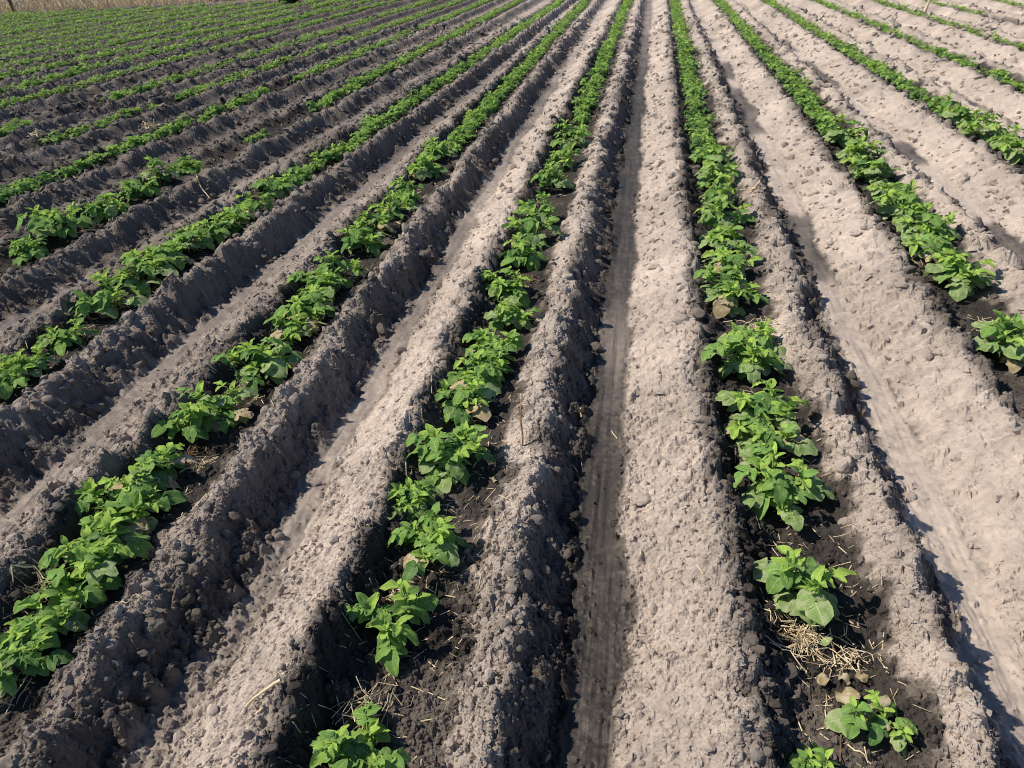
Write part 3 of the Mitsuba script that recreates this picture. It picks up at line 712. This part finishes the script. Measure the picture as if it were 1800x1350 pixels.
STRAW = [(1328, 574, 52, 60, 'straw', 0.05, 'pale straw tuft above the dusty plants in first row right of furrow'),
         (1415, 1130, 62, 130, 'straw', 0.07, 'large heap of straw in the trench at lower right'),
         (1500, 1160, 60, 50, 'straw', 0.03, 'thin scatter of short straw beside the large heap at lower right'),
         (700, 1050, 45, 34, 'straw', 0.05, 'straw lying behind the lone plant at lower middle'),
         (430, 690, 48, 90, 'straw', 0.06, 'straw tuft in the first row left, between two bushy plants'),
         (332, 795, 38, 60, 'brown_straw', 0.04, 'brownish chaff clump behind the plant at left'),
         (362, 815, 26, 14, 'straw', 0.09, 'sheaf of stiff pale stalks on the ridge at left'),
         (190, 553, 44, 80, 'straw', 0.06, 'straw tuft among the flattened plants on the left'),
         (145, 590, 22, 30, 'straw', 0.05, 'small straw tuft beside the second row left'),
         (85, 1040, 60, 60, 'straw', 0.07, 'straw clump between the two lowest plants at left edge'),
         (932, 492, 24, 60, 'brown_straw', 0.025, 'small reddish brown straw ball right of the row'),
         (1728, 572, 34, 26, 'straw', 0.06, 'bundle of pale twiglets in front of the plant at right edge'),
         (1322, 332, 30, 40, 'straw', 0.05, 'pale dried roots on the soil right of the row'),
         (272, 238, 20, 50, 'straw', 0.10, 'golden straw tuft among the plants at upper left'),
         (72, 252, 14, 30, 'straw', 0.08, 'small straw tuft near the upper left edge'),
         (353, 176, 11, 16, 'straw', 0.16, 'upright tuft of dry stubble in the upper left rows'),
         (430, 130, 10, 22, 'straw', 0.10, 'far straw tuft behind a plant in the upper left'),
         (640, 1238, 60, 26, 'straw', 0.09, 'loose long straws crossing the trench at the bottom'),
         (1330, 700, 30, 10, 'straw', 0.05, 'few straws beside the dusty plant right of the furrow')]
for n_, (cx, cy, rp, n, mat, L, lab) in enumerate(STRAW):
    x_, y_ = ground_at(cx, cy, -0.05)
    zc = fz(x_, y_)
    x_, y_ = ground_at(cx, cy, zc + .01); zc = fz(x_, y_)
    sp = rp * math.sqrt(x_ * x_ + y_ * y_ + H * H) / FPX
    key = key_for('straw_tuft')
    v, f = straw_mesh(np.random.default_rng(800 + n_), n, sp, L, rad=0.0011 * max(1, math.hypot(x_, y_) / 3))
    v[:, 2] = np.maximum(v[:, 2], 0.0)
    zz = field(x_ + v[:, 0], y_ + v[:, 1], 0.01)[0]
    v = np.stack([x_ + v[:, 0], y_ + v[:, 1], 0.6 * zz + 0.4 * np.maximum(zz, zc) + v[:, 2]], 1)
    scene[key + '__strands'] = mikit.ply((v, f), mat, smooth=True)
    labels[key + '__strands'] = {'kind': 'stuff'}
    labels[key] = {'label': lab, 'category': 'straw', 'group': 'straw tufts'}

def lying(name, p0, p1, r_, mat, lab, cat, bend=0.04, up=(0.006, 0.006), sides=6):
    """A single stalk between two points measured in the photograph, resting on the soil."""
    pts = []
    for k in range(7):
        t = k / 6
        cx, cy = p0[0] + (p1[0] - p0[0]) * t, p0[1] + (p1[1] - p0[1]) * t
        x_, y_ = ground_at(cx, cy, -0.05); zc = fz(x_, y_)
        x_, y_ = ground_at(cx, cy, zc); pts.append([x_, y_, fz(x_, y_)])
    pts = np.array(pts)
    pts[:, 2] = np.maximum(pts[:, 2], np.linspace(pts[0, 2], pts[-1, 2], 7)) + np.linspace(up[0], up[1], 7)
    d = pts[-1] - pts[0]
    pts += np.cross(d, [0, 0, 1])[None] * (bend * np.sin(np.linspace(0, 3.1, 7)))[:, None]
    key = key_for(name)
    scene[key] = mikit.ply(tube(pts, r_ * np.linspace(1, .7, 7), sides), mat, smooth=True)
    labels[key] = {'label': lab, 'category': cat}
lying('straw_stalk', (497, 1207), (433, 1249), .0042, 'straw', 'thick pale straw stalk on the bank at lower left', 'straw')
lying('straw_stalk', (68, 1178), (12, 1262), .0018, 'straw', 'long thin straw leaning on the ridge at the lower left edge', 'straw', up=(.02, .004))
lying('straw_stalk', (58, 1195), (30, 1240), .0016, 'straw', 'short thin straw beside the long one at the lower left edge', 'straw', up=(.01, .004))
lying('twig', (212, 1069), (254, 1060), .0016, 'straw', 'thin pale twig sticking out over the shaded bank at left', 'twig', up=(.004, .02))
lying('twig', (1487, 1262), (1477, 1346), .0026, 'twig', 'dark bare twig lying towards the bottom edge at lower right', 'twig')
lying('straw_stalk', (1400, 1262), (1425, 1300), .0016, 'straw', 'slanting straw in the trench at lower right, left of the dark twig', 'straw')
lying('straw_stalk', (1490, 1308), (1530, 1348), .0018, 'straw', 'pale straw right of the dark twig at the bottom', 'straw')
lying('straw_stalk', (349, 339), (369, 349), .005, 'straw', 'short pale stalk on the bank in the upper left', 'straw')
lying('straw_stalk', (280, 417), (297, 428), .005, 'straw', 'pale stalk end in front of a plant in the second row left', 'straw')
lying('straw_stalk', (1415, 1190), (1350, 1140), .0016, 'straw', 'long curved straw on top of the large straw heap', 'straw', up=(.02, .02), bend=.12)
lying('straw_stalk', (1075, 760), (1085, 775), .002, 'straw', 'tiny pale straw bit at the right edge of the central furrow', 'straw')
lying('straw_stalk', (1017, 717), (1022, 731), .003, 'straw', 'short white straw bit at the left edge of the central furrow', 'straw')
lying('straw_stalk', (1247, 238), (1238, 290), .003, 'straw', 'long pale straw hanging over plants in first row right of furrow', 'straw', up=(.10, .05))
lying('straw_stalk', (1340, 262), (1330, 282), .003, 'straw', 'thin pale straw right of plants in first row right of furrow', 'straw', up=(.05, .01))
x_, y_ = ground_at(918, 783, -0.03); zc = fz(x_, y_)
top = np.array([*ground_at(915, 702, zc + 0.13)])
pts = np.array([[x_, y_, zc - .02], [x_ + .004, y_ - .002, zc + .04], [x_ - .002, y_ + .001, zc + .09], [top[0], top[1], zc + .13]])
scene['stick'] = mikit.ply(tube(pts, np.array([.0032, .003, .0028, .0024]), 7), 'brown_straw', smooth=True)
labels['stick'] = {'label': 'thin brown stick standing upright on the ridge left of the central furrow', 'category': 'stick'}
for (bx, by, ln, lab) in ((1375, 12, .13, 'dark forked twig among plants at the top right of centre'), (1440, 40, .10, 'dark short twig on the pale slope at the top right')):
    x_, y_ = ground_at(bx, by, -0.03); zc = fz(x_, y_)
    key = key_for('twig')
    v1 = tube(np.array([[x_, y_, zc - .02], [x_ + ln * .5, y_, zc + ln * .4], [x_ + ln, y_ + .1, zc + ln * .9]]), np.array([.012, .010, .005]), 6)
    v2 = tube(np.array([[x_ + ln * .5, y_, zc + ln * .4], [x_ + ln * .8, y_, zc + ln * .25], [x_ + ln * 1.3, y_ - .1, zc + ln * .3]]), np.array([.009, .007, .004]), 6)
    scene[key] = mikit.ply(join([v1, v2]), 'twig', smooth=True)
    labels[key] = {'label': lab, 'category': 'twig'}
x_, y_ = ground_at(1622, 26, -0.03); zc = fz(x_, y_)
scene['plant_stub'] = mikit.ply(join([tube(np.array([[x_, y_, zc - .03], [x_ + .03, y_, zc + .15], [x_ + .08, y_, zc + .36]]), np.array([.035, .028, .012]), 7),
                                      tube(np.array([[x_ + .02, y_, zc + .1], [x_ - .08, y_ - .1, zc + .12], [x_ - .2, y_ - .15, zc + .03]]), np.array([.02, .014, .008]), 6)]), 'straw', smooth=True)
labels['plant_stub'] = {'label': 'pale broken dead plant stub standing on the ridge at upper right', 'category': 'plant stub'}

# dead and fallen leaves, one by one
FALLEN = [(1440, 1145, 34, 'leaf_dusty', 'green leaf poking out of the large straw heap'), (1448, 1195, 42, 'leaf_dry', 'withered grey leaf below the straw heap, left one'), (1478, 1192, 38, 'leaf_dry', 'withered grey leaf below the straw heap, middle one'),
          (1512, 1205, 40, 'leaf_dry', 'withered pale leaf curling above the straggly plant'), (1470, 1240, 64, 'leaf_dry', 'large withered leaf left of the straggly plant at lower right'), (1543, 1285, 40, 'leaf_dry', 'withered leaf lying under the straggly plant'),
          (730, 990, 40, 'leaf_dry', 'dried pale leaf under the lower plant of the first row left'), (875, 850, 26, 'leaf_dry', 'dried brown leaf beside the plant in the first row left'), (700, 840, 30, 'leaf_dry', 'grey dead leaf left of the plant in the first row left'),
          (1775, 640, 36, 'leaf_dry', 'hanging yellowed leaf under the plant at the right edge'), (140, 372, 14, 'leaf_dusty', 'pale curled leaf tip in the dark hollow, left of its twin'), (158, 372, 15, 'leaf_dusty', 'pale curled leaf tip in the dark hollow, right of its twin'),
          (815, 745, 26, 'leaf_dry', 'yellowing leaf hanging at the base of a bushy plant')]
for n_, (cx, cy, lp, mat, lab) in enumerate(FALLEN):
    x_, y_ = ground_at(cx, cy, -0.06); zc = fz(x_, y_)
    x_, y_ = ground_at(cx, cy, zc); zc = fz(x_, y_)
    g = np.random.default_rng(60 + n_)
    v, f, u_ = leaf_mesh(300 + n_, width=.8, fold=g.uniform(-.5, .4), droop=g.uniform(-.5, .6), na=9, nb=7, ruffle=0.30 if mat == 'leaf_dry' else .05)
    L = 0.6 * lp * math.sqrt(x_ * x_ + y_ * y_ + H * H) / FPX
    a = g.uniform(0, 6.28)
    upr = 1.1 if 'twin' in lab or 'hanging' in lab else 0.25
    m = frame([x_, y_, zc + (.014 if upr < 1 else .0)], [math.cos(a), math.sin(a), upr * g.uniform(.6, 1.2)], np.array([0, 0, 1.0]), L, g.uniform(-.3, .3))
    key = key_for('fallen_leaf')
    scene[key] = {**mikit.ply((v, f), mat, smooth=True, uv=u_), 'to_world': T(m)}
    labels[key] = {'label': lab, 'category': 'leaf', 'group': 'fallen leaves'}

# scattered single straws, beyond counting
g = np.random.default_rng(77)
parts = []
for n_ in range(2200):
    if n_ < 900:
        i_, y_ = int(g.integers(0, 2)), g.uniform(0.85, 2.6)
    else:
        i_, y_ = int(g.integers(-4, 4)) if n_ % 2 else int(g.integers(-2, 0)), g.uniform(0.9, 8)
    x_ = float(row_x(np.array(i_), np.array(y_))) + g.normal(0.02, .10)
    a, L = g.uniform(0, 6.28), abs(g.normal(0, .022)) + .008
    parts.append((x_, y_, a, L))
P = np.array(parts)
e0 = P[:, :2] - 0.5 * P[:, 3:] * np.stack([np.cos(P[:, 2]), np.sin(P[:, 2])], 1)
e1 = P[:, :2] + 0.5 * P[:, 3:] * np.stack([np.cos(P[:, 2]), np.sin(P[:, 2])], 1)
z0, z1 = field(e0[:, 0], e0[:, 1], 0.006)[0], field(e1[:, 0], e1[:, 1], 0.006)[0]
zm = field(P[:, 0], P[:, 1], 0.006)[0]
lift = np.maximum(0, zm - 0.5 * (z0 + z1)) + 0.002
scene['scattered_straw'] = mikit.ply(join([tube(np.array([[*e0[k], z0[k] + lift[k]], [*e1[k], z1[k] + lift[k]]]), 0.0009 * (1 + .25 * P[k, 1]) * (0.6 + (k % 7) * .14), 3) for k in range(len(P))]), 'straw', smooth=True)
labels['scattered_straw'] = {'label': 'bits of straw scattered over the dark planting trenches', 'category': 'straw', 'kind': 'stuff'}

# ------------------------------------------------------------------ the far edge of the field
g = np.random.default_rng(99)
V, F, n = [], [], 0
for _ in range(14000):
    x_, y_ = g.uniform(-36, -5), 27.9 + abs(g.normal(0, 2.2)) + 0.12 * max(0, g.normal(0, 1))
    h_ = g.uniform(.12, .45); a = g.uniform(0, 6.28); w = g.uniform(.006, .014); lx, ly = g.normal(0, .3) * h_, g.normal(0, .3) * h_
    V += [(x_ - w * math.cos(a), y_ - w * math.sin(a), -.03), (x_ + w * math.cos(a), y_ + w * math.sin(a), -.03), (x_ + lx * .4, y_ + ly * .4, h_ * .6), (x_ + lx, y_ + ly, h_ * .9)]
    F += [(n, n + 1, n + 2), (n, n + 2, n + 3)]; n += 4
V = np.array(V)
V[:, 2] += field(V[:, 0], V[:, 1], 0.05)[0]
scene['dry_grass'] = mikit.ply((V, np.array(F)), 'straw')
labels['dry_grass'] = {'label': 'dry yellow grass along the far edge of the field', 'category': 'grass', 'kind': 'stuff'}
def shrub(cx, cy, w, h, seed, lab, mat):
    x_, y_ = ground_at(cx, cy, 0)
    g = np.random.default_rng(seed)
    key = key_for('dark_shrub')
    V, F, U, n = [], [], [], 0
    for _ in range(900):
        d = g.normal(0, 1, 3); d /= np.linalg.norm(d); d *= g.uniform(.3, 1) ** .5
        p = np.array([x_ + d[0] * w * (1 + .3 * math.sin(5 * d[2])), y_ + d[1] * w * .6, h * .5 * (1 + d[2])])
        v, f, u_ = LEAVES_LOW[0][1]
        m = frame(p, g.normal(0, 1, 3), np.array([0, 0, 1.0]), g.uniform(.07, .14), 0)
        V.append(v @ m[:3, :3].T + m[:3, 3]); F.append(f + n); U.append(u_); n += len(v)
    scene[f'{key}__crown'] = mikit.ply((np.vstack(V), np.vstack(F)), mat, smooth=True, uv=np.vstack(U))
    scene[f'{key}__stem'] = mikit.ply(join([tube(np.array([[x_ + .05 * k, y_, -.1], [x_ + .12 * k, y_, h * .4], [x_ + .3 * k, y_ + .1, h * .9]]), np.array([.03, .02, .008]), 6) for k in (-2, -1, 0, 1, 2)]), 'twig', smooth=True)
    labels[f'{key}__crown'] = {'kind': 'stuff'}
    labels[key] = {'label': lab, 'category': 'shrub', 'group': 'shrubs along the field edge'}
scene['leaf_shrub'] = {'type': 'principledthin', 'base_color': {'type': 'rgb', 'value': [0.05, 0.065, 0.03]}, 'roughness': .6, 'diff_trans': .4}
shrub(138, 9, .45, .8, 1, 'dark low shrub at the field edge right of the soil mound', 'leaf_shrub')
shrub(395, 2, .8, .6, 2, 'dark shrub at the field edge in the middle of the grass strip', 'leaf_shrub')
shrub(510, 3, .5, .6, 3, 'dark shrub at the right end of the grass strip', 'leaf_shrub')
x_, y_ = ground_at(95, 12, 0)
m = trimesh.creation.icosphere(subdivisions=4)
v = np.array(m.vertices); v = v[:, :] * (1 + 0.35 * (meshkit.fbm(v * 1.7 + 3, 4, 5)[:, None] - .5) + .25 * np.abs(meshkit.noise(v * 6, 8)[:, None] - .5))
v = v * [1.05, .6, .75] + [x_, y_, 0.05]
scene['soil_mound'] = mikit.ply((v, np.array(m.faces)), 'soil_lumps', smooth=True, color=np.clip(soil_colour(np.full(len(v), .08), np.full(len(v), .6), v[:, 0], v[:, 1] + v[:, 2]), .02, .8))
labels['soil_mound'] = {'label': 'heap of pale lumpy soil at the far left edge of the field', 'category': 'soil heap'}
x_, y_ = ground_at(22, 20, 0)
scene['fence_post'] = mikit.ply(tube(np.array([[x_ + .12, y_, -.2], [x_ + .02, y_, .35], [x_ - .22, y_, 1.2], [x_ - .30, y_, 1.5]]), np.array([.07, .065, .06, .05]), 9), 'twig', smooth=True)
labels['fence_post'] = {'label': 'dark crooked wooden post leaning at the far left corner', 'category': 'post'}
x_, y_ = ground_at(1, 22, 0)
scene['fence_post_001'] = mikit.ply(tube(np.array([[x_, y_, -.2], [x_ + .01, y_, .5], [x_, y_, 1.4]]), np.array([.055, .05, .05]), 9), 'straw', smooth=True)
labels['fence_post_001'] = {'label': 'pale straight wooden post at the extreme left edge of the photo', 'category': 'post'}
used |= {'fence_post', 'fence_post_001'}
